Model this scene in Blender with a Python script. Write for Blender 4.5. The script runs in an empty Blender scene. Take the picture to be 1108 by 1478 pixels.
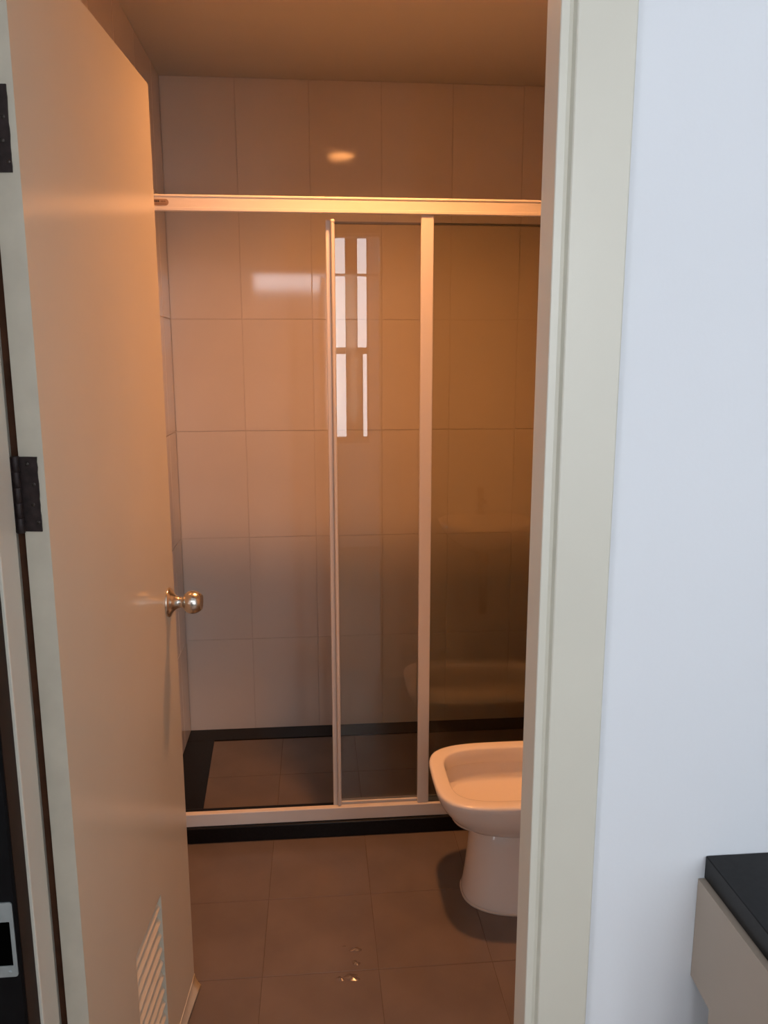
import bpy, bmesh, math, random
from mathutils import Vector, Matrix
random.seed(7)
S = bpy.context.scene
COL = S.collection

# ------------------------------------------------------------------ camera
F_PX, YAW, PITCH, ROLL = 1144.0, math.radians(4.954), math.radians(10.646), math.radians(0.079)
CAM_Z = 1.48
fw = Vector((math.sin(YAW) * math.cos(PITCH), math.cos(YAW) * math.cos(PITCH), -math.sin(PITCH)))
rt = Vector((math.cos(YAW), -math.sin(YAW), 0))
dn = fw.cross(rt)
rt2 = rt * math.cos(ROLL) + dn * math.sin(ROLL)
dn2 = dn * math.cos(ROLL) - rt * math.sin(ROLL)
cd = bpy.data.cameras.new('camera')
cd.sensor_fit = 'VERTICAL'; cd.sensor_height = 36.0; cd.lens = F_PX / 1478 * 36.0
cd.clip_start = 0.02
cam = bpy.data.objects.new('camera', cd); COL.objects.link(cam)
cam.matrix_world = Matrix(((rt2.x, -dn2.x, -fw.x, 0), (rt2.y, -dn2.y, -fw.y, 0), (rt2.z, -dn2.z, -fw.z, CAM_Z), (0, 0, 0, 1)))
S.camera = cam

# ------------------------------------------------------------------ daylight, exposure
W = bpy.data.worlds.new('overcast_sky'); S.world = W; W.use_nodes = True
bg = W.node_tree.nodes['Background']
bg.inputs['Color'].default_value = (0.88, 0.925, 1.0, 1)
bg.inputs['Strength'].default_value = 8.4
S.view_settings.view_transform = 'Standard'
S.view_settings.look = 'None'
S.view_settings.gamma = 1.0
S.view_settings.use_curve_mapping = False
S.view_settings.exposure = 0.0
LAMP_STRENGTH = 960.0
LAMP_COLOR = (1.0, 0.41, 0.135, 1)

# ------------------------------------------------------------------ materials
MATS = {}
def mat(name, col, rough=0.5, metal=0.0, noise=None, bump=None, spec=0.5, emit=None, estr=0.0, coat=0.0):
    """noise=(scale, amount) colour variation; bump=(scale, strength)"""
    if name in MATS: return MATS[name]
    m = bpy.data.materials.new(name); m.use_nodes = True
    nt = m.node_tree; b = nt.nodes['Principled BSDF']
    b.inputs['Base Color'].default_value = (*col, 1)
    b.inputs['Roughness'].default_value = rough
    b.inputs['Metallic'].default_value = metal
    b.inputs['Specular IOR Level'].default_value = spec
    b.inputs['Coat Weight'].default_value = coat
    tc = nt.nodes.new('ShaderNodeTexCoord')
    if noise:
        n = nt.nodes.new('ShaderNodeTexNoise'); n.inputs['Scale'].default_value = noise[0]; n.inputs['Detail'].default_value = 5
        nt.links.new(tc.outputs['Object'], n.inputs['Vector'])
        r = nt.nodes.new('ShaderNodeValToRGB')
        a = noise[1]
        r.color_ramp.elements[0].position = 0.3; r.color_ramp.elements[1].position = 0.7
        r.color_ramp.elements[0].color = (*[c * (1 - a) for c in col], 1)
        r.color_ramp.elements[1].color = (*[min(1, c * (1 + a)) for c in col], 1)
        nt.links.new(n.outputs['Fac'], r.inputs['Fac']); nt.links.new(r.outputs['Color'], b.inputs['Base Color'])
    if bump:
        n2 = nt.nodes.new('ShaderNodeTexNoise'); n2.inputs['Scale'].default_value = bump[0]; n2.inputs['Detail'].default_value = 3
        nt.links.new(tc.outputs['Object'], n2.inputs['Vector'])
        bp = nt.nodes.new('ShaderNodeBump'); bp.inputs['Strength'].default_value = bump[1]; bp.inputs['Distance'].default_value = 0.002
        nt.links.new(n2.outputs['Fac'], bp.inputs['Height']); nt.links.new(bp.outputs['Normal'], b.inputs['Normal'])
    if emit:
        b.inputs['Emission Color'].default_value = emit; b.inputs['Emission Strength'].default_value = estr
    MATS[name] = m
    return m

def glass_mat(name, tint, ior=1.5):
    m = bpy.data.materials.new(name); m.use_nodes = True
    nt = m.node_tree; nt.nodes.clear()
    o = nt.nodes.new('ShaderNodeOutputMaterial'); mx = nt.nodes.new('ShaderNodeMixShader')
    t = nt.nodes.new('ShaderNodeBsdfTransparent'); t.inputs['Color'].default_value = (*tint, 1)
    g = nt.nodes.new('ShaderNodeBsdfGlossy'); g.inputs['Roughness'].default_value = 0.0
    fr = nt.nodes.new('ShaderNodeFresnel'); fr.inputs['IOR'].default_value = ior
    nt.links.new(fr.outputs['Fac'], mx.inputs['Fac']); nt.links.new(t.outputs[0], mx.inputs[1]); nt.links.new(g.outputs[0], mx.inputs[2])
    nt.links.new(mx.outputs[0], o.inputs['Surface'])
    return m

M_WALLTILE = mat('glazed_cream_wall_tile', (0.69, 0.61, 0.54), 0.075, noise=(3, 0.03), bump=(7, 0.022))
M_GROUT = mat('tile_grout', (0.62, 0.54, 0.475), 0.9)
M_FLOORTILE = mat('brown_stone_floor_tile', (0.142, 0.112, 0.095), 0.28, noise=(6, 0.14), bump=(60, 0.08))
M_FGROUT = mat('floor_grout', (0.118, 0.090, 0.073), 0.8)
M_GRANITE = mat('black_granite', (0.005, 0.0045, 0.0045), 0.30, spec=0.22, noise=(120, 0.5))
M_CEIL = mat('white_ceiling_paint', (0.62, 0.58, 0.52), 0.9, bump=(80, 0.05))
M_WHITE = mat('white_wall_paint', (0.735, 0.76, 0.785), 0.75, noise=(2, 0.015), bump=(150, 0.06))
M_CREAM = mat('cream_gloss_paint', (0.63, 0.605, 0.51), 0.38, noise=(4, 0.03), bump=(70, 0.04))
M_DOOR = mat('cream_door_laminate', (0.60, 0.53, 0.41), 0.17, noise=(3, 0.03), bump=(30, 0.015))
M_DOOREDGE = mat('painted_door_edge', (0.52, 0.475, 0.38), 0.5, noise=(18, 0.07))
M_ALU = mat('white_powder_coated_aluminium', (0.68, 0.62, 0.56), 0.33)
M_ALUGROOVE = mat('aluminium_groove', (0.30, 0.25, 0.2), 0.5)
M_PORC = mat('white_porcelain', (0.80, 0.74, 0.68), 0.12)
M_STEEL = mat('brushed_steel', (0.62, 0.57, 0.50), 0.24, metal=1.0)
M_RUST = mat('dark_brown_hinge_metal', (0.022, 0.014, 0.013), 0.55, metal=0.1, spec=0.3, noise=(90, 0.45), bump=(120, 0.2))
M_SCREW = mat('dark_screw_head', (0.05, 0.04, 0.035), 0.4, metal=0.7)
M_BLACKWOOD = mat('black_stained_wood', (0.003, 0.003, 0.0035), 0.5, spec=0.12, noise=(30, 0.3))
M_POST_REFLECTION = mat('post_reflection_brown', (0.016, 0.008, 0.005), 0.5, spec=0.2, noise=(24, 0.4))  # brown stands for a dim reflection on the black post
M_ZINC = mat('zinc_strike_plate', (0.34, 0.38, 0.38), 0.45, metal=0.6, noise=(60, 0.08))
M_SOCKET = mat('black_mortise', (0.001, 0.001, 0.001), 0.9, spec=0.0)
M_CAB = mat('beige_laminate', (0.40, 0.325, 0.255), 0.45, noise=(5, 0.03))
M_LABEL = mat('grey_brown_label', (0.34, 0.22, 0.14), 0.5)
M_PRINT = mat('dark_label_print', (0.05, 0.03, 0.02), 0.6)
M_SILL = mat('window_frame_dark_bronze', (0.05, 0.04, 0.035), 0.4, metal=0.3)
M_WOODFLOOR = mat('bedroom_floor_laminate', (0.30, 0.22, 0.16), 0.4, noise=(8, 0.1))
M_WATER = None
M_GLASS_A = glass_mat('bronze_shower_glass', (0.93, 0.91, 0.86))
M_GLASS_B = glass_mat('bronze_shower_glass_dark', (0.885, 0.865, 0.80))
M_LAMP = mat('lamp_diffuser', (0.9, 0.8, 0.6), 0.5, emit=LAMP_COLOR, estr=LAMP_STRENGTH)
M_GAP_SHADE = mat('gap_shade_brown', (0.085, 0.034, 0.016), 0.7, spec=0.2, noise=(24, 0.3))  # stands for the dim gap behind the door's hinge edge
M_TRIMRING = mat('lamp_ring_white', (0.75, 0.72, 0.66), 0.4)
M_ADDED_CURTAIN = mat('added_curtain_cloth', (0.05, 0.042, 0.036), 0.9)

# ------------------------------------------------------------------ helpers
def link(name, me, m, parent=None, loc=(0, 0, 0), smooth=False):
    o = bpy.data.objects.new(name, me); COL.objects.link(o)
    if m and len(me.materials) == 0: me.materials.append(m)
    o.location = loc
    if parent is not None: o.parent = parent
    if smooth:
        for p in me.polygons: p.use_smooth = True
    return o

def tag(o, label=None, cat=None, group=None, kind=None):
    if label: o['label'] = label
    if cat: o['category'] = cat
    if group: o['group'] = group
    if kind: o['kind'] = kind
    return o

def root(name, loc, label, cat, kind=None, group=None, rz=0.0):
    o = bpy.data.objects.new(name, None); COL.objects.link(o)
    o.location = loc; o.rotation_euler = (0, 0, rz); o.empty_display_size = 0.05
    return tag(o, label, cat, group, kind)

def wchild(o, parent):
    """parent o to an unrotated empty, keeping o's world coordinates"""
    o.parent = parent
    o.matrix_parent_inverse = Matrix.Translation(parent.location).inverted()
    return o

def box_bm(bm, x0, x1, y0, y1, z0, z1):
    r = bmesh.ops.create_cube(bm, size=1.0)
    vs = r['verts']
    bmesh.ops.scale(bm, vec=(x1 - x0, y1 - y0, z1 - z0), verts=vs)
    bmesh.ops.translate(bm, vec=((x0 + x1) / 2, (y0 + y1) / 2, (z0 + z1) / 2), verts=vs)
    return vs

def to_mesh(bm, name, bevel=0.0, seg=2):
    if bevel > 0:
        bmesh.ops.bevel(bm, geom=list(bm.edges), offset=bevel, segments=seg, profile=0.5, affect='EDGES', clamp_overlap=True)
    bmesh.ops.recalc_face_normals(bm, faces=list(bm.faces))
    me = bpy.data.meshes.new(name); bm.to_mesh(me); bm.free()
    return me

def box(name, b, m, parent=None, bevel=0.0, seg=2, world=True):
    """b = x0,x1,y0,y1,z0,z1; the object's origin sits at the box's base centre"""
    cx, cy, cz = (b[0] + b[1]) / 2, (b[2] + b[3]) / 2, b[4]
    bm = bmesh.new(); box_bm(bm, b[0] - cx, b[1] - cx, b[2] - cy, b[3] - cy, 0, b[5] - b[4])
    o = link(name, to_mesh(bm, name, bevel, seg), m, None, (cx, cy, cz))
    if parent is not None:
        if world: wchild(o, parent)
        else: o.parent = parent
    return o

def boxes(name, bs, m, parent=None):
    """several boxes of ONE piece"""
    bm = bmesh.new()
    for b in bs: box_bm(bm, *b)
    o = link(name, to_mesh(bm, name), m)
    if parent is not None: wchild(o, parent)
    return o

def prism(name, pts, z0, z1, m, parent=None, bevel=0.0, axis='Z', world=True):
    """pts = plan polygon; extruded along axis (Z: pts are x,y;  X: pts are y,z)"""
    bm = bmesh.new()
    mk = (lambda p, h: (p[0], p[1], h)) if axis == 'Z' else (lambda p, h: (h, p[0], p[1]))
    a = [bm.verts.new(mk(p, z0)) for p in pts]; b = [bm.verts.new(mk(p, z1)) for p in pts]
    n = len(pts)
    bm.faces.new(a[::-1]); bm.faces.new(b)
    for i in range(n): bm.faces.new((a[i], a[(i + 1) % n], b[(i + 1) % n], b[i]))
    o = link(name, to_mesh(bm, name, bevel, 1), m)
    if parent is not None:
        if world: wchild(o, parent)
        else: o.parent = parent
    return o

def lathe(name, prof, m, parent=None, n=40, axis='Z', loc=(0, 0, 0), cap=True):
    """prof = [(r, h)...] turned about the axis"""
    bm = bmesh.new(); rings = []
    for r, h in prof:
        ring = []
        for i in range(n):
            t = 2 * math.pi * i / n
            c = (r * math.cos(t), r * math.sin(t), h)
            if axis == '-Y': c = (c[0], -c[2], c[1])
            ring.append(bm.verts.new(c))
        rings.append(ring)
    for a, b in zip(rings, rings[1:]):
        for i in range(n): bm.faces.new((a[i], a[(i + 1) % n], b[(i + 1) % n], b[i]))
    if cap: bm.faces.new(rings[0][::-1]); bm.faces.new(rings[-1])
    o = link(name, to_mesh(bm, name), m, parent, loc, smooth=True)
    for p in o.data.polygons:
        if len(p.vertices) > 4: p.use_smooth = False
    return o

def superloop(x0, x1, yc, hy, e_left, e_right, n=56):
    """closed plan loop: blunt left end, other exponent on the right end"""
    pts = []; xc, hx = (x0 + x1) / 2, (x1 - x0) / 2
    for i in range(n):
        t = 2 * math.pi * i / n; c, s = math.cos(t), math.sin(t)
        e = e_left if c < 0 else e_right
        pts.append((xc + hx * math.copysign(abs(c) ** (2 / e), c), yc + hy * math.copysign(abs(s) ** (2 / e), s)))
    return pts

def loft(name, secs, m, parent=None, cap0=True, cap1=True, smooth=True):
    """secs = [(z, loop)]"""
    bm = bmesh.new(); rings = []
    for z, lp in secs: rings.append([bm.verts.new((p[0], p[1], z)) for p in lp])
    n = len(rings[0])
    for a, b in zip(rings, rings[1:]):
        for i in range(n): bm.faces.new((a[i], a[(i + 1) % n], b[(i + 1) % n], b[i]))
    if cap0: bm.faces.new(rings[0][::-1])
    if cap1: bm.faces.new(rings[-1])
    o = link(name, to_mesh(bm, name), m, None, smooth=smooth)
    if parent is not None: wchild(o, parent)
    return o

def copy_mesh_obj(src, name, parent, loc, rot=(0, 0, 0)):
    c = src.copy(); COL.objects.link(c); c.name = name
    c.parent = parent; c.matrix_parent_inverse = Matrix.Identity(4)
    c.location = Vector(loc) - parent.location; c.rotation_euler = rot
    return c

# ------------------------------------------------------------------ key dimensions
XL, XR = -0.527, 1.02          # bathroom side walls
YB = 3.08                      # tiled back wall
YW0, YW1 = 1.0, 1.10           # doorway wall, both faces
ZC = 2.476                     # bathroom ceiling
TW, TH, GAP = 0.2623, 0.4173, 0.0022
SHY = 2.29                     # front of the shower kerb

# ------------------------------------------------------------------ setting: bathroom shell
def tiled_wall(name, label, origin, udir, length, normal, skip=None, z_lo=0.0):
    """backing slab + one child object for each tile. origin = start of the tiled face at floor level"""
    o = Vector(origin); u = Vector(udir); nrm = Vector(normal)
    bm = bmesh.new()
    a = o - nrm * 0.0022 - u * 0.06; b = o + u * (length + 0.06) - nrm * 0.06
    box_bm(bm, min(a.x, b.x), max(a.x, b.x), min(a.y, b.y), max(a.y, b.y), z_lo, ZC)
    wall = link(name, to_mesh(bm, name), M_GROUT); tag(wall, label, 'wall', kind='structure')
    rz = math.atan2(u.y, u.x)
    meshes = {}
    k = 0; s = 0.0
    while s < length - 0.02:
        w = min(TW, length - s); z1 = ZC
        while z1 > z_lo + 0.02:
            h = min(TH, z1 - z_lo)
            key = (round(w, 3), round(h, 3))
            if key not in meshes:
                t = bmesh.new(); box_bm(t, -w / 2 + GAP / 2, w / 2 - GAP / 2, -0.002, 0.002, -h / 2 + GAP / 2, h / 2 - GAP / 2)
                meshes[key] = to_mesh(t, 'wall_tile', 0.0007, 1)
            c = o + u * (s + w / 2) - nrm * 0.002
            ti = link('wall_tile', meshes[key], M_WALLTILE, wall, (c.x, c.y, z1 - h / 2))
            ti.rotation_euler = (random.gauss(0, 0.0014), 0, rz + random.gauss(0, 0.0014))
            z1 -= h
        s += w
    return wall

tiled_wall('wall_back', 'cream tiled bathroom back wall behind the shower screen', (XL, YB, 0), (1, 0, 0), XR - XL, (0, -1, 0))
tiled_wall('wall_left', 'cream tiled bathroom side wall behind the open door', (XL, YW1, 0), (0, 1, 0), YB - YW1, (1, 0, 0))
tiled_wall('wall_right', 'cream tiled bathroom side wall behind the toilet', (XR, YW1, 0), (0, 1, 0), YB - YW1, (-1, 0, 0))

LX, LY, LH = 0.150, 2.03, 0.072      # lamp position and half width of its cut-out
ceil = boxes('ceiling', [(XL - 0.06, LX - LH, YW1 - 0.02, YB + 0.06, ZC, ZC + 0.08), (LX + LH, XR + 0.06, YW1 - 0.02, YB + 0.06, ZC, ZC + 0.08),
                         (LX - LH, LX + LH, YW1 - 0.02, LY - LH, ZC, ZC + 0.08), (LX - LH, LX + LH, LY + LH, YB + 0.06, ZC, ZC + 0.08)], M_CEIL)
tag(ceil, 'plain painted bathroom ceiling with one round lamp', 'ceiling', kind='structure')

# bathroom floor: screed slab + tiles
fl = box('floor', (XL - 0.06, XR + 0.06, YW0, YB + 0.06, -0.10, -0.0012), M_FGROUT)
tag(fl, 'brown stone tiled bathroom floor with a puddle', 'floor', kind='structure')
FT = 0.2865; fmesh = {}
def floor_tile(x0, x1, y0, y1, m=M_FLOORTILE):
    w, d = x1 - x0, y1 - y0
    if w < 0.012 or d < 0.012: return
    key = (round(w, 3), round(d, 3))
    if key not in fmesh:
        t = bmesh.new(); g = 0.0013
        box_bm(t, -w / 2 + g, w / 2 - g, -d / 2 + g, d / 2 - g, -0.006, 0)
        fmesh[key] = to_mesh(t, 'floor_tile', 0.0006, 1)
    o = link('floor_tile', fmesh[key], M_FLOORTILE)
    wchild(o, fl); o.location = ((x0 + x1) / 2, (y0 + y1) / 2, random.uniform(-0.0002, 0.0002))
    o.rotation_euler = (random.gauss(0, 0.0008), random.gauss(0, 0.0008), 0)
xs = [-0.152 + FT * k for k in range(-2, 6)]
ys = [1.72 + FT * k for k in range(-3, 3)]
for i in range(len(xs) - 1):
    for j in range(len(ys) - 1):
        floor_tile(max(xs[i], XL), min(xs[i + 1], XR), max(ys[j], YW0), min(ys[j + 1], SHY))
# shower bay floor inside its granite border
SX0, SX1, SY0, SY1 = -0.415, XR - 0.11, SHY + 0.12, YB - 0.10
x = -0.435
while x < SX1:
    y = SY0
    while y < SY1:
        floor_tile(max(x, SX0 - 0.012), min(x + FT, SX1), y, min(y + FT, SY1)); y += FT
    x += FT
# black granite border strips of the shower bay
prism('border_strip', [(XL, SHY + 0.12), (-0.394, SHY + 0.12), (-0.4205, SY1 + 0.002), (XL, SY1 + 0.002)], -0.006, 0.0035, M_GRANITE, fl, 0.0006)
box('border_strip', (XL, XR, SY1 + 0.003, YB - 0.0005, -0.006, 0.0035), M_GRANITE, fl, 0.0006, 1)
box('border_strip', (SX1 + 0.001, XR, SHY + 0.12, SY1 + 0.002, -0.006, 0.0035), M_GRANITE, fl, 0.0006, 1)
kerb = box('shower_kerb', (XL + 0.001, XR - 0.001, SHY, SHY + 0.119, 0.0005, 0.051), M_GRANITE, None, 0.003)
tag(kerb, 'low black granite kerb under the shower screen track', 'kerb', kind='structure')

# ------------------------------------------------------------------ setting: doorway wall and bedroom shell
BX0, BX1, BY0, BZ = -1.7, 2.3, -1.65, 2.62
dw = boxes('wall_doorway', [(BX0, -0.425, YW0, YW1 - 0.001, 0, BZ), (0.3875, BX1, YW0, YW1 - 0.001, 0, BZ), (-0.425, 0.3875, YW0, YW1 - 0.001, 2.085, BZ)], M_WHITE)
tag(dw, 'white painted wall beside the bathroom doorway', 'wall', kind='structure')
RY0, RY1, RZ0, RZ1 = -0.85, -0.25, 0.6, 2.1
bl = boxes('wall_bedroom_left', [(BX0 - 0.1, BX0, BY0, RY0, 0, BZ), (BX0 - 0.1, BX0, RY1, YW1, 0, BZ), (BX0 - 0.1, BX0, RY0, RY1, 0, RZ0), (BX0 - 0.1, BX0, RY0, RY1, RZ1, BZ)], M_WHITE); tag(bl, 'white bedroom wall on the hinge side of the doorway', 'wall', kind='structure')
br = box('wall_bedroom_right', (BX1, BX1 + 0.1, BY0, YW1, 0, BZ), M_WHITE)
tag(br, 'white bedroom wall beyond the end of the counter', 'wall', kind='structure')
# rear bedroom wall with the window that shows in the shower glass
WX0, WX1, WZ0, WZ1 = -0.68, 0.43, 0.85, 2.50
VX0, VX1, VZ0, VZ1 = 0.58, 1.40, 0.75, 2.50
bk = boxes('wall_bedroom_rear', [(BX0, WX0, BY0 - 0.1, BY0, 0, BZ), (WX1, VX0, BY0 - 0.1, BY0, 0, BZ), (VX1, BX1, BY0 - 0.1, BY0, 0, BZ), (VX0, VX1, BY0 - 0.1, BY0, 0, VZ0), (VX0, VX1, BY0 - 0.1, BY0, VZ1, BZ), (WX0, WX1, BY0 - 0.1, BY0, 0, WZ0), (WX0, WX1, BY0 - 0.1, BY0, WZ1, BZ)], M_WHITE)
tag(bk, 'white bedroom wall with the window that faces the bathroom', 'wall', kind='structure')
bc = box('ceiling_bedroom', (BX0 - 0.1, BX1 + 0.1, BY0 - 0.1, YW1, BZ, BZ + 0.1), M_WHITE); tag(bc, 'white bedroom ceiling outside the bathroom', 'ceiling', kind='structure')
bf = box('floor_bedroom', (BX0 - 0.1, BX1 + 0.1, BY0 - 0.1, YW0 - 0.0005, -0.1, 0.0), M_WOODFLOOR); tag(bf, 'brown laminate bedroom floor outside the bathroom', 'floor', kind='structure')

def window(name, label, frame_boxes, loc):
    r = root(name, loc, label, 'window', kind='structure')
    for b in frame_boxes: box('window_frame', b, M_SILL, r, 0.003, 1)
    return r
w1 = window('window_1', 'dark framed bedroom window mirrored in the shower glass', [
    (WX0, WX1, BY0 - 0.07, BY0 - 0.02, WZ0, WZ0 + 0.05), (WX0, WX1, BY0 - 0.07, BY0 - 0.02, WZ1 - 0.05, WZ1),
    (WX0, WX0 + 0.05, BY0 - 0.07, BY0 - 0.02, WZ0 + 0.05, WZ1 - 0.05), (WX1 - 0.012, WX1, BY0 - 0.07, BY0 - 0.02, WZ0 + 0.05, WZ1 - 0.05),
    (0.252, 0.345, BY0 - 0.07, BY0 - 0.02, WZ0 + 0.05, WZ1 - 0.05), (0.345, 0.385, BY0 - 0.068, BY0 - 0.022, WZ0 + 0.05, 1.55), 
    (WX0 + 0.05, 0.25, BY0 - 0.065, BY0 - 0.025, 1.55, 1.60), (0.34, WX1 - 0.012, BY0 - 0.065, BY0 - 0.025, 1.55, 1.60)],
    ((WX0 + WX1) / 2, BY0 - 0.045, WZ0))
w2 = window('added_window_2', 'added dark framed bedroom window lighting the lower bathroom back wall', [  # added opening, sends daylight onto the lower back wall
    (VX0, VX1, BY0 - 0.07, BY0 - 0.02, VZ0, VZ0 + 0.05), (VX0, VX1, BY0 - 0.07, BY0 - 0.02, VZ1 - 0.05, VZ1),
    (VX0, VX0 + 0.05, BY0 - 0.07, BY0 - 0.02, VZ0 + 0.05, VZ1 - 0.05), (VX1 - 0.05, VX1, BY0 - 0.07, BY0 - 0.02, VZ0 + 0.05, VZ1 - 0.05),
    (0.95, 1.02, BY0 - 0.07, BY0 - 0.02, VZ0 + 0.05, VZ1 - 0.05)], ((VX0 + VX1) / 2, BY0 - 0.045, VZ0))
w3 = window('added_window_3', 'added dark framed bedroom window lighting the cabinet side and doorway wall', [  # added opening, brightens the cabinet side and the wall by the doorway
    (BX0 - 0.07, BX0 - 0.02, RY0, RY1, RZ0, RZ0 + 0.05), (BX0 - 0.07, BX0 - 0.02, RY0, RY1, RZ1 - 0.05, RZ1),
    (BX0 - 0.07, BX0 - 0.02, RY0, RY0 + 0.05, RZ0 + 0.05, RZ1 - 0.05), (BX0 - 0.07, BX0 - 0.02, RY1 - 0.05, RY1, RZ0 + 0.05, RZ1 - 0.05)], (BX0 - 0.045, (RY0 + RY1) / 2, RZ0))
# added dark drape, blocks the lower window_1 light that the tiles reflect
def added_curtain(x0, x1, y, z0, z1, label):
    n = 90; bm = bmesh.new(); A = []; B = []
    for i in range(n + 1):
        u = i / n; x = x0 + (x1 - x0) * u
        d = 0.020 * math.sin(u * (x1 - x0) * 60) + 0.006 * math.sin(u * 23 + 1)
        A.append((bm.verts.new((x, y + d * 1.15, z0)), bm.verts.new((x, y + d * 0.8, z1))))
        B.append((bm.verts.new((x, y + d * 1.15 + 0.003, z0)), bm.verts.new((x, y + d * 0.8 + 0.003, z1))))
    for i in range(n):
        bm.faces.new((A[i][0], A[i][1], A[i + 1][1], A[i + 1][0])); bm.faces.new((B[i][0], B[i + 1][0], B[i + 1][1], B[i][1]))
        for k in (0, 1): bm.faces.new((A[i][k], A[i + 1][k], B[i + 1][k], B[i][k]))
    for i in (0, n): bm.faces.new((A[i][0], A[i][1], B[i][1], B[i][0]))
    return tag(link('added_curtain', to_mesh(bm, 'added_curtain'), M_ADDED_CURTAIN, smooth=True), label, 'added_curtain')
added_curtain(-0.62, 0.12, BY0 + 0.07, 0.05, 2.125, 'added dark drape that cuts the bedroom window reflection in the tiles')
lathe('added_curtain_rod', [(0.010, 0.0), (0.010, 1.30)], M_SILL, None, 20, 'Z', (-0.80, BY0 + 0.07, 2.138)).rotation_euler = (0, math.radians(90), 0)
rod = COL.objects[-1]; tag(rod, 'thin dark rod for the added drape', 'rod')  # rod and brackets belong to the added drape
for rx in (-0.76, 0.46):
    b_ = box('bracket', (rx - 0.006, rx + 0.006, BY0, BY0 + 0.062, 2.132, 2.144), M_SILL)
    b_.parent = rod; b_.matrix_parent_inverse = (Matrix.Translation(rod.location) @ Matrix.Rotation(math.radians(90), 4, 'Y')).inverted()

def portal(name, loc, rot, sx, sy):
    l = bpy.data.lights.new(name, 'AREA'); l.shape = 'RECTANGLE'; l.size = sx; l.size_y = sy; l.cycles.is_portal = True
    o = bpy.data.objects.new(name, l); COL.objects.link(o); o.location = loc; o.rotation_euler = rot
portal('window_portal', ((WX0 + WX1) / 2, BY0 - 0.09, (WZ0 + WZ1) / 2), (math.radians(90), 0, 0), WX1 - WX0, WZ1 - WZ0)
portal('window_portal', ((VX0 + VX1) / 2, BY0 - 0.09, (VZ0 + VZ1) / 2), (math.radians(90), 0, 0), VX1 - VX0, VZ1 - VZ0)
portal('window_portal', (BX0 - 0.09, (RY0 + RY1) / 2, (RZ0 + RZ1) / 2), (math.radians(90), 0, math.radians(-90)), RY1 - RY0, RZ1 - RZ0)

# ------------------------------------------------------------------ door frame (trim_1)
tr = root('trim_1', (0, YW0 + 0.05, 0), 'cream painted wooden door frame of the bathroom', 'door frame', kind='structure')
prism('jamb', [(0.2955, 1.0), (0.2965, 0.9985), (0.306, 0.9985), (0.3072, 1.0015), (0.3115, 1.002), (0.3135, 0.9935), (0.315, 0.992), (0.385, 0.992), (0.387, 0.994),
               (0.387, 1.10), (0.309, 1.10), (0.309, 1.0565), (0.2955, 1.0565)], 0.0, 2.085, M_CREAM, tr)
prism('jamb', [(-0.3935, 1.0), (-0.3945, 0.9985), (-0.4245, 0.9985), (-0.4245, 1.10), (-0.407, 1.10), (-0.407, 1.0565), (-0.3935, 1.0565)], 0.0, 2.085, M_CREAM, tr)
box('gap_dark_strip', (-0.46, -0.3925, 1.1005, 1.135, 0.0, 2.05), M_GAP_SHADE, tr)  # added strip, darkens the gap between stop and open door
box('head', (-0.3935, 0.2955, 0.9985, 1.0565, 2.022, 2.085), M_CREAM, tr, 0.001, 1)
box('head_rebate', (-0.407, 0.309, 1.0565, 1.10, 2.03, 2.085), M_CREAM, tr)

# ------------------------------------------------------------------ dark neighbouring door post with strike plate (trim_2)
t2 = root('trim_2', (-0.51, 0.978, 0), 'black brown door post with a steel strike plate beside the bathroom frame', 'door frame', kind='structure')
prism('post', [(-0.62, 0.956), (-0.4005, 0.956), (-0.398, 0.9585), (-0.398, 0.9975), (-0.62, 0.9975)], 0.0, 2.3, M_BLACKWOOD, t2)
box('post_side_reflection', (-0.3979, -0.3972, 0.960, 0.9975, 0.0, 2.3), M_POST_REFLECTION, t2)  # thin sheet, its brown paints the reflection on the post's side
def rounded(x0, x1, z0, z1, r, n=5):
    P = []
    for cx, cz, a0 in ((x1 - r, z1 - r, 0), (x0 + r, z1 - r, 90), (x0 + r, z0 + r, 180), (x1 - r, z0 + r, 270)):
        for k in range(n + 1):
            a = math.radians(a0 + 90 * k / n); P.append((cx + r * math.cos(a), cz + r * math.sin(a)))
    return P
def plate_ring(name, out, inn, y0, y1, m, parent):
    bm = bmesh.new(); n = len(out)
    def ring(p, y): return [bm.verts.new((q[0], y, q[1])) for q in p]
    of, nf, ob, nb = ring(out, y0), ring(inn, y0), ring(out, y1), ring(inn, y1)
    for i in range(n):
        j = (i + 1) % n
        bm.faces.new((of[i], of[j], nf[j], nf[i])); bm.faces.new((of[i], ob[i], ob[j], of[j])); bm.faces.new((nf[i], nf[j], nb[j], nb[i]))
        bm.faces.new((ob[i], nb[i], nb[j], ob[j]))
    return wchild(link(name, to_mesh(bm, name), m), parent)
PZ0, PZ1 = 0.684, 0.7935
sp = plate_ring('strike_plate', rounded(-0.4435, -0.4025, PZ0, PZ1, 0.004), rounded(-0.4385, -0.4075, 0.7005, 0.7655, 0.001), 0.9543, 0.956, M_ZINC, t2)
box('mortise', (-0.4385, -0.4075, 0.9555, 0.9575, 0.7005, 0.7655), M_SOCKET, t2)
def screw(parent, x, y, z, r, m):
    bm = bmesh.new(); bmesh.ops.create_uvsphere(bm, u_segments=16, v_segments=8, radius=r)
    bmesh.ops.scale(bm, vec=(1, 0.35, 1), verts=bm.verts)
    o = link('screw', to_mesh(bm, 'screw'), m, None, (x, y, z), smooth=True); o.parent = parent
    o.matrix_parent_inverse = Matrix.Translation(t2.location).inverted() if parent is t2 else Matrix.Identity(4)
    return o
for (x, z, r) in ((-0.4125, 0.6915, 0.0024), (-0.4195, 0.7865, 0.0026), (-0.4195, 0.7745, 0.0026)):
    o = screw(sp, x, 0.954, z, r, M_ZINC)

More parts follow.
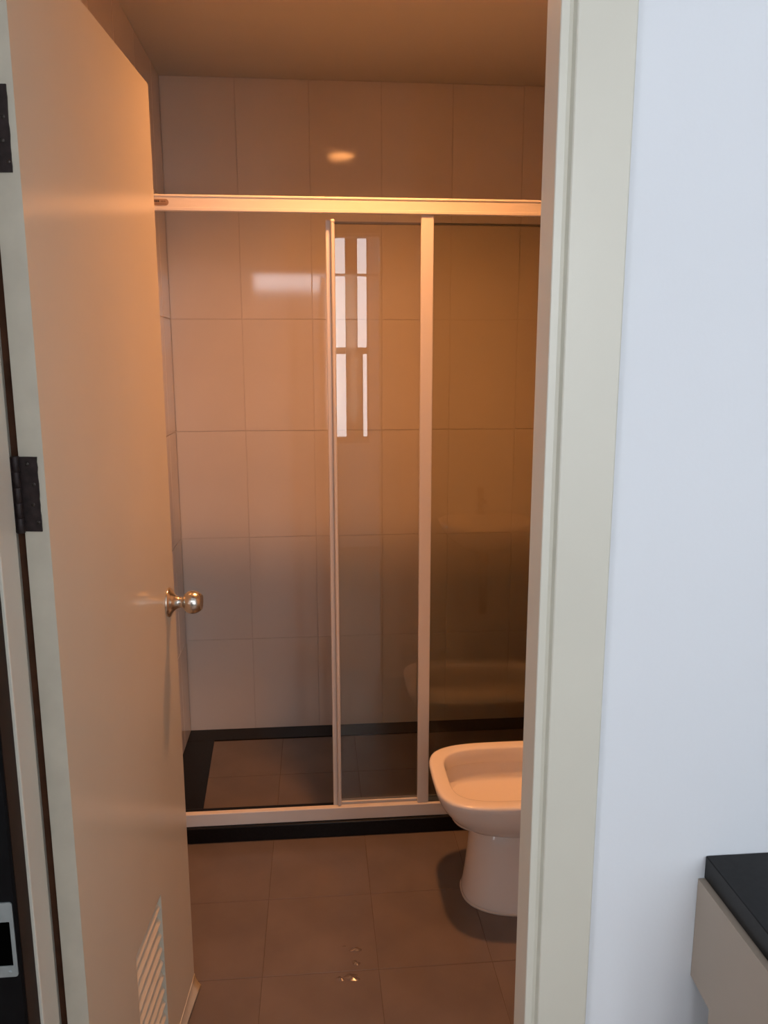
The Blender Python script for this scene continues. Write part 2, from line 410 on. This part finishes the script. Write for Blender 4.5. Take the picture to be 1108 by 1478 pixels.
# ------------------------------------------------------------------ bathroom door (door_1)
DX, DY = 0.045, 0.625
RZ = math.atan2(DY, DX); DW, DT, DH = 0.6266, 0.0325, 2.002
door = root('door_1', (-0.356, 1.0715, 0.010), 'cream bathroom door standing open with louvre vent and steel knob', 'door', kind='structure', rz=RZ)
# leaf with an opening for the vent
LV = (0.226, 0.398, 0.095, 0.413)   # vent opening: along the leaf, height
bm = bmesh.new()
gx = [0, LV[0], LV[1], DW]; gz = [0, LV[2], LV[3], DH]
V = {}
def gv(i, j, k):
    if (i, j, k) not in V: V[(i, j, k)] = bm.verts.new((gx[i], 0.0 if k == 0 else DT, gz[j]))
    return V[(i, j, k)]
for k in (0, 1):
    for i in range(3):
        for j in range(3):
            if (i, j) == (1, 1): continue
            bm.faces.new((gv(i, j, k), gv(i + 1, j, k), gv(i + 1, j + 1, k), gv(i, j + 1, k)))
def side(i0, j0, i1, j1): bm.faces.new((gv(i0, j0, 0), gv(i1, j1, 0), gv(i1, j1, 1), gv(i0, j0, 1)))
for i in range(3): side(i, 0, i + 1, 0); side(i, 3, i + 1, 3)
for j in range(3): side(0, j, 0, j + 1); side(3, j, 3, j + 1)
side(1, 1, 2, 1); side(1, 2, 2, 2); side(1, 1, 1, 2); side(2, 1, 2, 2)
leaf = link('leaf', to_mesh(bm, 'leaf'), M_DOOR, door)
leaf.data.materials.append(M_DOOREDGE)
for p in leaf.data.polygons:
    if abs(p.normal.x) > 0.9: p.material_index = 1
# louvre slats
n_sl = 10; pitch = (LV[3] - LV[2]) / n_sl
bm = bmesh.new()
L = LV[1] - LV[0]
box_bm(bm, -L / 2, L / 2, -0.0185, 0.0185, -0.0022, 0.0022)
sl_me = to_mesh(bm, 'louvre_slat', 0.0008, 1)
for k in range(n_sl):
    s = link('louvre_slat', sl_me, M_DOOR, door, ((LV[0] + LV[1]) / 2, DT / 2 - 0.002, LV[2] + pitch * (k + 0.5)))
    s.rotation_euler = (math.radians(56), 0, 0)
# knob
knob = lathe('knob', [(0.0315, 0.0), (0.0315, 0.002), (0.0305, 0.004), (0.0235, 0.0075), (0.0175, 0.0125), (0.0145, 0.017), (0.0125, 0.021), (0.0117, 0.0225), (0.0117, 0.031),
      (0.0128, 0.0325), (0.0175, 0.0345), (0.0212, 0.0385), (0.0238, 0.044), (0.0246, 0.050), (0.0240, 0.056), (0.0222, 0.0615), (0.0195, 0.066), (0.0172, 0.0685), (0.0165, 0.0695), (0.0145, 0.0692)],
      M_STEEL, door, 48, '-Y', (0.5765, 0.0, 0.973))
back_knob = lathe('knob', [(0.0315, 0.0), (0.0315, 0.002), (0.0235, 0.0075), (0.0145, 0.017), (0.0117, 0.0225), (0.0117, 0.031), (0.0175, 0.0345), (0.0238, 0.044), (0.0240, 0.056), (0.0195, 0.066), (0.0165, 0.0695)],
      M_STEEL, door, 32, '-Y', (0.5765, DT, 0.973))
back_knob.rotation_euler = (0, 0, math.pi)
# hinges on the hinge edge of the leaf
def hinge(z0, z1):
    h = z1 - z0; n = 14
    bm = bmesh.new()
    out = []
    y0, y1 = 0.0085, 0.0325
    for i in range(n + 1): out.append((y1 + 0.002, z0 + h * i / n))
    for i in range(n + 1): out.append((y0 + random.uniform(-0.0006, 0.0006), z1 - h * i / n + random.uniform(-0.0005, 0.0005)))
    a = [bm.verts.new((-0.0022, p[0], p[1])) for p in out]; b = [bm.verts.new((0.001, p[0], p[1])) for p in out]
    bm.faces.new(a); bm.faces.new(b[::-1])
    for i in range(len(out)): bm.faces.new((a[i], b[i], b[(i + 1) % len(out)], a[(i + 1) % len(out)]))
    leafp = link('hinge', to_mesh(bm, 'hinge'), M_RUST, door)
    for k in range(5):
        kz = z0 - 0.0015 + (h + 0.003) * k / 5
        q = lathe('knuckle', [(0.0048, 0.0), (0.0053, 0.0006), (0.0053, (h + 0.003) / 5 - 0.0010), (0.0048, (h + 0.003) / 5 - 0.0004)], M_RUST, leafp, 18, 'Z', (-0.0065, 0.0345, kz))
    # leaf screwed to the jamb side
    b2 = bmesh.new(); box_bm(b2, -0.0105, -0.0085, 0.031, 0.0475, z0, z1)
    link('jamb_leaf', to_mesh(b2, 'jamb_leaf'), M_RUST, leafp)
    for (yy, zz) in ((0.021, 0.9), (0.0145, 0.63), (0.0175, 0.36), (0.0125, 0.12)):
        c = bmesh.new(); bmesh.ops.create_uvsphere(c, u_segments=14, v_segments=7, radius=0.0027)
        bmesh.ops.scale(c, vec=(0.3, 1, 1), verts=c.verts)
        link('screw', to_mesh(c, 'screw'), M_SCREW, leafp, (-0.0023, yy, z0 + h * zz), smooth=True)
hinge(1.250, 1.350); hinge(1.701, 1.802); hinge(0.200, 0.300)
# peeled face veneer at the bottom free corner
bm = bmesh.new(); N = 10; rows = []
for i in range(N + 1):
    u = i / N
    s0 = DW - 0.30 + 0.303 * u
    row = []
    for j in range(N + 1):
        v = j / N                                   # 0 at the top of the tear, 1 at the bottom
        lift = (0.002 + 0.011 * u ** 2) * (v ** 2)
        row.append((s0 + 0.004 * u * v, -0.0009 - lift, 0.030 * (1 - v) - 0.006 * v))
    rows.append(row)
front = [[bm.verts.new(p) for p in r] for r in rows]
backv = [[bm.verts.new((p[0], p[1] + 0.0012, p[2])) for p in r] for r in rows]
for i in range(N):
    for j in range(N):
        bm.faces.new((front[i][j], front[i + 1][j], front[i + 1][j + 1], front[i][j + 1]))
        bm.faces.new((backv[i][j], backv[i][j + 1], backv[i + 1][j + 1], backv[i + 1][j]))
for i in range(N):
    bm.faces.new((front[i][0], backv[i][0], backv[i + 1][0], front[i + 1][0])); bm.faces.new((front[i][N], front[i + 1][N], backv[i + 1][N], backv[i][N]))
    bm.faces.new((front[0][i], front[0][i + 1], backv[0][i + 1], backv[0][i])); bm.faces.new((front[N][i], backv[N][i], backv[N][i + 1], front[N][i + 1]))
pv = link('peeled_veneer', to_mesh(bm, 'peeled_veneer'), M_DOOR, door, smooth=True); pv['label'] = 'face veneer curling off the corner'

# ------------------------------------------------------------------ shower screen
sh = root('shower_screen', ((XL + XR) / 2, SHY + 0.06, 0.051), 'white framed sliding shower screen with bronze tinted glass panels', 'shower screen')
RY = SHY + 0.012
rail = prism('top_rail', [(RY, 1.888), (RY + 0.002, 1.886), (RY + 0.012, 1.886), (RY + 0.072, 1.907), (RY + 0.072, 1.929), (RY + 0.002, 1.929), (RY, 1.927), (RY, 1.9235), (RY + 0.0015, 1.923), (RY + 0.0015, 1.8955), (RY, 1.895)], XL + 0.001, XR - 0.001, M_ALU, sh, axis='X')
track = prism('bottom_track', [(RY, 0.0525), (RY + 0.001, 0.0515), (RY + 0.050, 0.0515), (RY + 0.050, 0.066), (RY + 0.0165, 0.068), (RY + 0.016, 0.0945), (RY + 0.002, 0.0935), (RY, 0.0915)], XL + 0.001, XR - 0.001, M_ALU, sh, axis='X')
FY = RY + 0.0045
# fixed panel
fx = box('fixed_panel_post', (0.3055, 0.3415, FY, FY + 0.0115, 0.0945, 1.8858), M_ALU, sh, 0.0025)
g2 = box('fixed_glass', (0.3415, XR - 0.03, FY + 0.004, FY + 0.009, 0.0950, 1.8855), M_GLASS_B, sh)
box('wall_channel', (XR - 0.031, XR - 0.001, FY, FY + 0.0115, 0.0945, 1.8858), M_ALU, sh, 0.002)
box('wall_channel', (XL + 0.001, XL + 0.031, FY, FY + 0.0115, 0.0945, 1.8858), M_ALU, sh, 0.002)
# sliding panel behind it
PY = RY + 0.0215
sx0 = 0.0385
st = box('sliding_stile', (sx0, sx0 + 0.016, PY, PY + 0.020, 0.0685, 1.872), M_ALU, sh, 0.002)
box('sliding_stile', (0.675, 0.700, PY, PY + 0.020, 0.0685, 1.872), M_ALU, sh, 0.002)
box('sliding_glass', (sx0 + 0.016, 0.675, PY + 0.008, PY + 0.013, 0.100, 1.864), M_GLASS_A, sh)
box('panel_top_edge', (sx0 + 0.016, 0.675, PY, PY + 0.020, 1.864, 1.868), M_ALUGROOVE, sh)
box('panel_bottom_edge', (sx0 + 0.016, 0.675, PY, PY + 0.020, 0.070, 0.100), M_ALU, sh)
# pull profile on the leading edge
hp = prism('pull_profile', [(sx0 + 0.0195 + 0.0058 * math.cos(a), PY - 0.0095 + 0.0075 * math.sin(a)) for a in [2 * math.pi * k / 18 for k in range(18)]], 0.104, 1.862, M_ALU, sh)
box('profile_web', (sx0 + 0.0135, sx0 + 0.0165, PY - 0.0085, PY + 0.001, 0.104, 1.862), M_ALUGROOVE, sh)
for z0, z1 in ((1.862, 1.872), (0.0965, 0.104)):
    lathe('end_cap', [(0.0050, 0.0), (0.0068, 0.002), (0.0068, z1 - z0 - 0.002), (0.0050, z1 - z0)], M_ALU, None, 18, 'Z', (sx0 + 0.0195, PY - 0.0095, z0)).name = 'end_cap'
    wchild(bpy.context.scene.collection.objects[-1], sh)
# little maker's label on the rail
lb = prism('rail_label', rounded(-0.445, -0.3835, 1.8995, 1.9165, 0.0082, 6), 0, 1, M_LABEL, None)
me = lb.data
for v in me.vertices: v.co = (v.co.x, RY + 0.0004 + 0.0010 * v.co.z, v.co.y)
wchild(lb, sh)
def print_run(x0, x1, z0, z1, m, gap=0.0008):
    x = x0; k = 0
    bm = bmesh.new()
    while x < x1:
        w = (0.0022, 0.0030, 0.0018, 0.0026)[k % 4]
        box_bm(bm, x, min(x + w, x1), RY - 0.0001, RY + 0.0005, z0, z1); x += w + gap; k += 1
    o = link('label_print', to_mesh(bm, 'label_print'), m); o.parent = lb
    o.matrix_parent_inverse = Matrix.Identity(4)
    return o
print_run(-0.440, -0.4085, 1.9080, 1.9130, M_PRINT)
print_run(-0.404, -0.391, 1.9080, 1.9120, mat('faded_label_print', (0.20, 0.11, 0.06), 0.6))
print_run(-0.440, -0.389, 1.9025, 1.9045, mat('faded_label_print', (0.20, 0.11, 0.06), 0.6))

# ------------------------------------------------------------------ ceiling lamp
lamp = root('ceiling_lamp', (LX, LY, ZC), 'round warm ceiling lamp above the toilet and shower screen', 'lamp')
lathe('trim_ring', [(0.104, -0.0002), (0.104, -0.003), (0.098, -0.006), (0.064, -0.006), (0.0625, -0.004), (0.0605, 0.0), (0.0605, 0.045), (0.0625, 0.045), (0.0625, -0.0002), (0.104, -0.0002)], M_TRIMRING, lamp, 48, cap=False)
lathe('housing', [(0.0604, 0.044), (0.0604, 0.046), (0.02, 0.046), (0.002, 0.046)], M_TRIMRING, lamp, 40)
lathe('diffuser', [(0.056, 0.0438), (0.056, 0.034), (0.050, 0.031), (0.02, 0.0295), (0.002, 0.029)], M_LAMP, lamp, 40)

# ------------------------------------------------------------------ toilet
TY = 1.995; ZR = 0.362
to = root('toilet', (0.66, TY, 0), 'white ceramic toilet without a seat beside the shower screen', 'toilet')
def lp(x0, x1, hy, el=3.4, er=3.0, dy=0.0): return superloop(x0, x1, TY + dy, hy, el, er)
secs = [(0.226, lp(0.44, 0.745, 0.098, 3.4)), (0.236, lp(0.410, 0.770, 0.120, 3.4)), (0.252, lp(0.375, 0.80, 0.141, 3.4)), (0.274, lp(0.347, 0.82, 0.158, 3.5)), (0.299, lp(0.327, 0.835, 0.170, 3.6)),
        (0.322, lp(0.3145, 0.845, 0.1775, 3.8)), (0.342, lp(0.3075, 0.848, 0.1815, 3.9)), (0.354, lp(0.3055, 0.850, 0.183, 4.0)), (0.3595, lp(0.307, 0.849, 0.182, 4.0)), (0.362, lp(0.3105, 0.846, 0.1785, 4.0)), (0.3625, lp(0.316, 0.842, 0.174, 4.0)),
        (0.362, lp(0.3425, 0.80, 0.148, 4.2)), (0.3605, lp(0.346, 0.796, 0.1445, 4.2)), (0.357, lp(0.348, 0.794, 0.1425, 4.2)), (0.318, lp(0.3485, 0.793, 0.142, 4.2)), (0.3165, lp(0.347, 0.793, 0.143, 4.2)), (0.315, lp(0.339, 0.797, 0.150, 4.2)),
        (0.308, lp(0.339, 0.797, 0.150, 4.2)), (0.272, lp(0.347, 0.792, 0.1425, 4.0)), (0.265, lp(0.350, 0.79, 0.140, 4.0)), (0.2615, lp(0.357, 0.786, 0.134, 3.8)), (0.257, lp(0.42, 0.755, 0.095, 3.0)), (0.250, lp(0.52, 0.70, 0.05, 2.2)), (0.244, lp(0.56, 0.67, 0.03, 2.0))]
loft('bowl', secs, M_PORC, to)
ped = [(0.0, lp(0.394, 0.80, 0.120, 2.5)), (0.012, lp(0.394, 0.80, 0.1195, 2.5)), (0.030, lp(0.3985, 0.795, 0.1160, 2.5)), (0.07, lp(0.404, 0.785, 0.111, 2.5)), (0.13, lp(0.410, 0.775, 0.106, 2.5)), (0.19, lp(0.414, 0.770, 0.104, 2.5)), (0.235, lp(0.414, 0.775, 0.105, 2.5))]
loft('pedestal', ped, M_PORC, to)
loft('cistern', [(0.36, superloop(0.815, XR - 0.002, TY, 0.165, 6, 8)), (0.39, superloop(0.81, XR - 0.002, TY, 0.175, 6, 8)), (0.70, superloop(0.805, XR - 0.002, TY, 0.19, 6, 8))], M_PORC, to)
loft('cistern_lid', [(0.701, superloop(0.80, XR - 0.002, TY, 0.196, 6, 8)), (0.722, superloop(0.80, XR - 0.002, TY, 0.196, 6, 8)), (0.732, superloop(0.81, XR - 0.006, TY, 0.188, 6, 8))], M_PORC, to)
loft('cistern_neck', [(0.15, superloop(0.79, XR - 0.01, TY, 0.09, 4, 4)), (0.36, superloop(0.80, XR - 0.01, TY, 0.11, 4, 4))], M_PORC, to)
loft('seal_bead', [(0.0003, lp(0.3905, 0.803, 0.1235, 2.5)), (0.005, lp(0.3925, 0.801, 0.1215, 2.5))], mat('seal_mortar', (0.62, 0.55, 0.48), 0.8), to)

# ------------------------------------------------------------------ wash basin (seen in the shower glass)
wb = root('wash_basin', (0.74, YW1, 0.0), 'white oval wash basin on the wall by the door, mirrored in shower glass', 'basin')
def bl_(x0, x1, y0, y1, e=2.4): return superloop(x0, x1, (y0 + y1) / 2, (y1 - y0) / 2, e, e)
loft('basin', [(0.66, bl_(0.66, 0.82, YW1 + 0.002, 1.30)), (0.72, bl_(0.58, 0.90, YW1 + 0.002, 1.42)), (0.785, bl_(0.535, 0.945, YW1 + 0.002, 1.50)), (0.805, bl_(0.53, 0.95, YW1 + 0.002, 1.505)),
               (0.807, bl_(0.545, 0.935, YW1 + 0.012, 1.492)), (0.795, bl_(0.57, 0.91, 1.19, 1.47)), (0.74, bl_(0.60, 0.88, 1.20, 1.43)), (0.70, bl_(0.68, 0.80, 1.26, 1.36))], M_PORC, wb)
lathe('faucet', [(0.022, 0.0), (0.022, 0.01), (0.013, 0.015), (0.012, 0.09), (0.016, 0.095), (0.016, 0.12), (0.008, 0.125)], M_STEEL, None, 24, 'Z', (0.74, 1.145, 0.806))
wchild(COL.objects[-1], wb)
box('spout', (0.731, 0.749, 1.145, 1.245, 0.868, 0.884), M_STEEL, wb, 0.004)
lathe('drain_pipe', [(0.019, 0.0), (0.019, 0.30)], M_STEEL, None, 24, 'Z', (0.74, 1.24, 0.37))
wchild(COL.objects[-1], wb)

# ------------------------------------------------------------------ kitchen counter end
wt = prism('worktop', [(0.557, 0.62), (1.75, 0.62), (1.75, 0.9995), (0.557, 0.9995)], 0.7375, 0.7730, M_GRANITE, None, 0.0012)
tag(wt, 'black stone worktop on the beige cabinet against the white wall', 'worktop')
cb = root('base_cabinet', (1.15, 0.70, 0), 'beige laminate base cabinet with notched end panel under the black worktop', 'cabinet')
prism('side_panel', [(0.64, 0.0), (0.9415, 0.0), (0.9415, 0.568), (0.9990, 0.575), (0.9990, 0.7365), (0.64, 0.7365)], 0.548, 0.566, M_CAB, cb, axis='X')
box('back_panel', (0.566, 1.74, 0.93, 0.940, 0.08, 0.7365), M_CAB, cb)
box('bottom_panel', (0.566, 1.74, 0.65, 0.93, 0.08, 0.098), M_CAB, cb)
for k in range(2):
    x0 = 0.552 + k * 0.595
    d = box('cabinet_door', (x0, x0 + 0.591, 0.622, 0.6395, 0.09, 0.733), M_CAB, cb, 0.0015, 1)
    h = box('handle', (x0 + 0.50, x0 + 0.512, 0.598, 0.622, 0.55, 0.68), M_STEEL, None, 0.002)
    h.parent = d; h.location = h.location - d.location
box('side_panel', (1.722, 1.74, 0.64, 0.93, 0.0, 0.7365), M_CAB, cb)

# ------------------------------------------------------------------ water on the floor
wm = mat('clear_water', (0.13, 0.10, 0.085), 0.20, spec=0.7)
def puddle(name, cx, cy, rx, ry, h, seed, label):
    rnd = random.Random(seed); n = 26; bm = bmesh.new()
    ph = [rnd.uniform(0, 6.28) for _ in range(4)]
    def r_at(t): return 1 + 0.22 * math.sin(2 * t + ph[0]) + 0.14 * math.sin(3 * t + ph[1]) + 0.10 * math.sin(5 * t + ph[2])
    rings = []
    for q, hh in ((1.0, 0.0), (0.96, 0.06), (0.8, 0.22), (0.6, 0.42), (0.4, 0.62), (0.2, 0.80), (0.06, 0.86)):
        rings.append([bm.verts.new((rx * q * r_at(t) * math.cos(t), ry * q * r_at(t) * math.sin(t), h * hh + (0.0003 * math.sin(4 * t + ph[3]) if hh > 0.3 else 0))) for t in [2 * math.pi * i / n for i in range(n)]])
    for a, b in zip(rings, rings[1:]):
        for i in range(n): bm.faces.new((a[i], a[(i + 1) % n], b[(i + 1) % n], b[i]))
    bm.faces.new(rings[-1]); bm.faces.new(rings[0][::-1])
    o = link(name, to_mesh(bm, name), wm, None, (cx, cy, 0.0003), smooth=True)
    tag(o, label, 'water drop')
puddle('water_puddle', 0.080, 1.792, 0.013, 0.010, 0.0042, 3, 'small bead of water inside the wet patch on the floor tile')
puddle('water_puddle', 0.066, 1.699, 0.021, 0.011, 0.0046, 5, 'longer streak of water along the floor tile joint')
puddle('water_puddle', 0.038, 1.697, 0.009, 0.007, 0.0030, 11, 'tiny drop of water at the end of the streak by the joint')
puddle('water_puddle', 0.079, 1.745, 0.009, 0.009, 0.0036, 9, 'round flat drop of water between bead and joint on floor tile')
puddle('water_puddle', 0.052, 1.806, 0.0035, 0.0035, 0.0016, 13, 'pinhead drop of water farthest from the door on the floor tile')
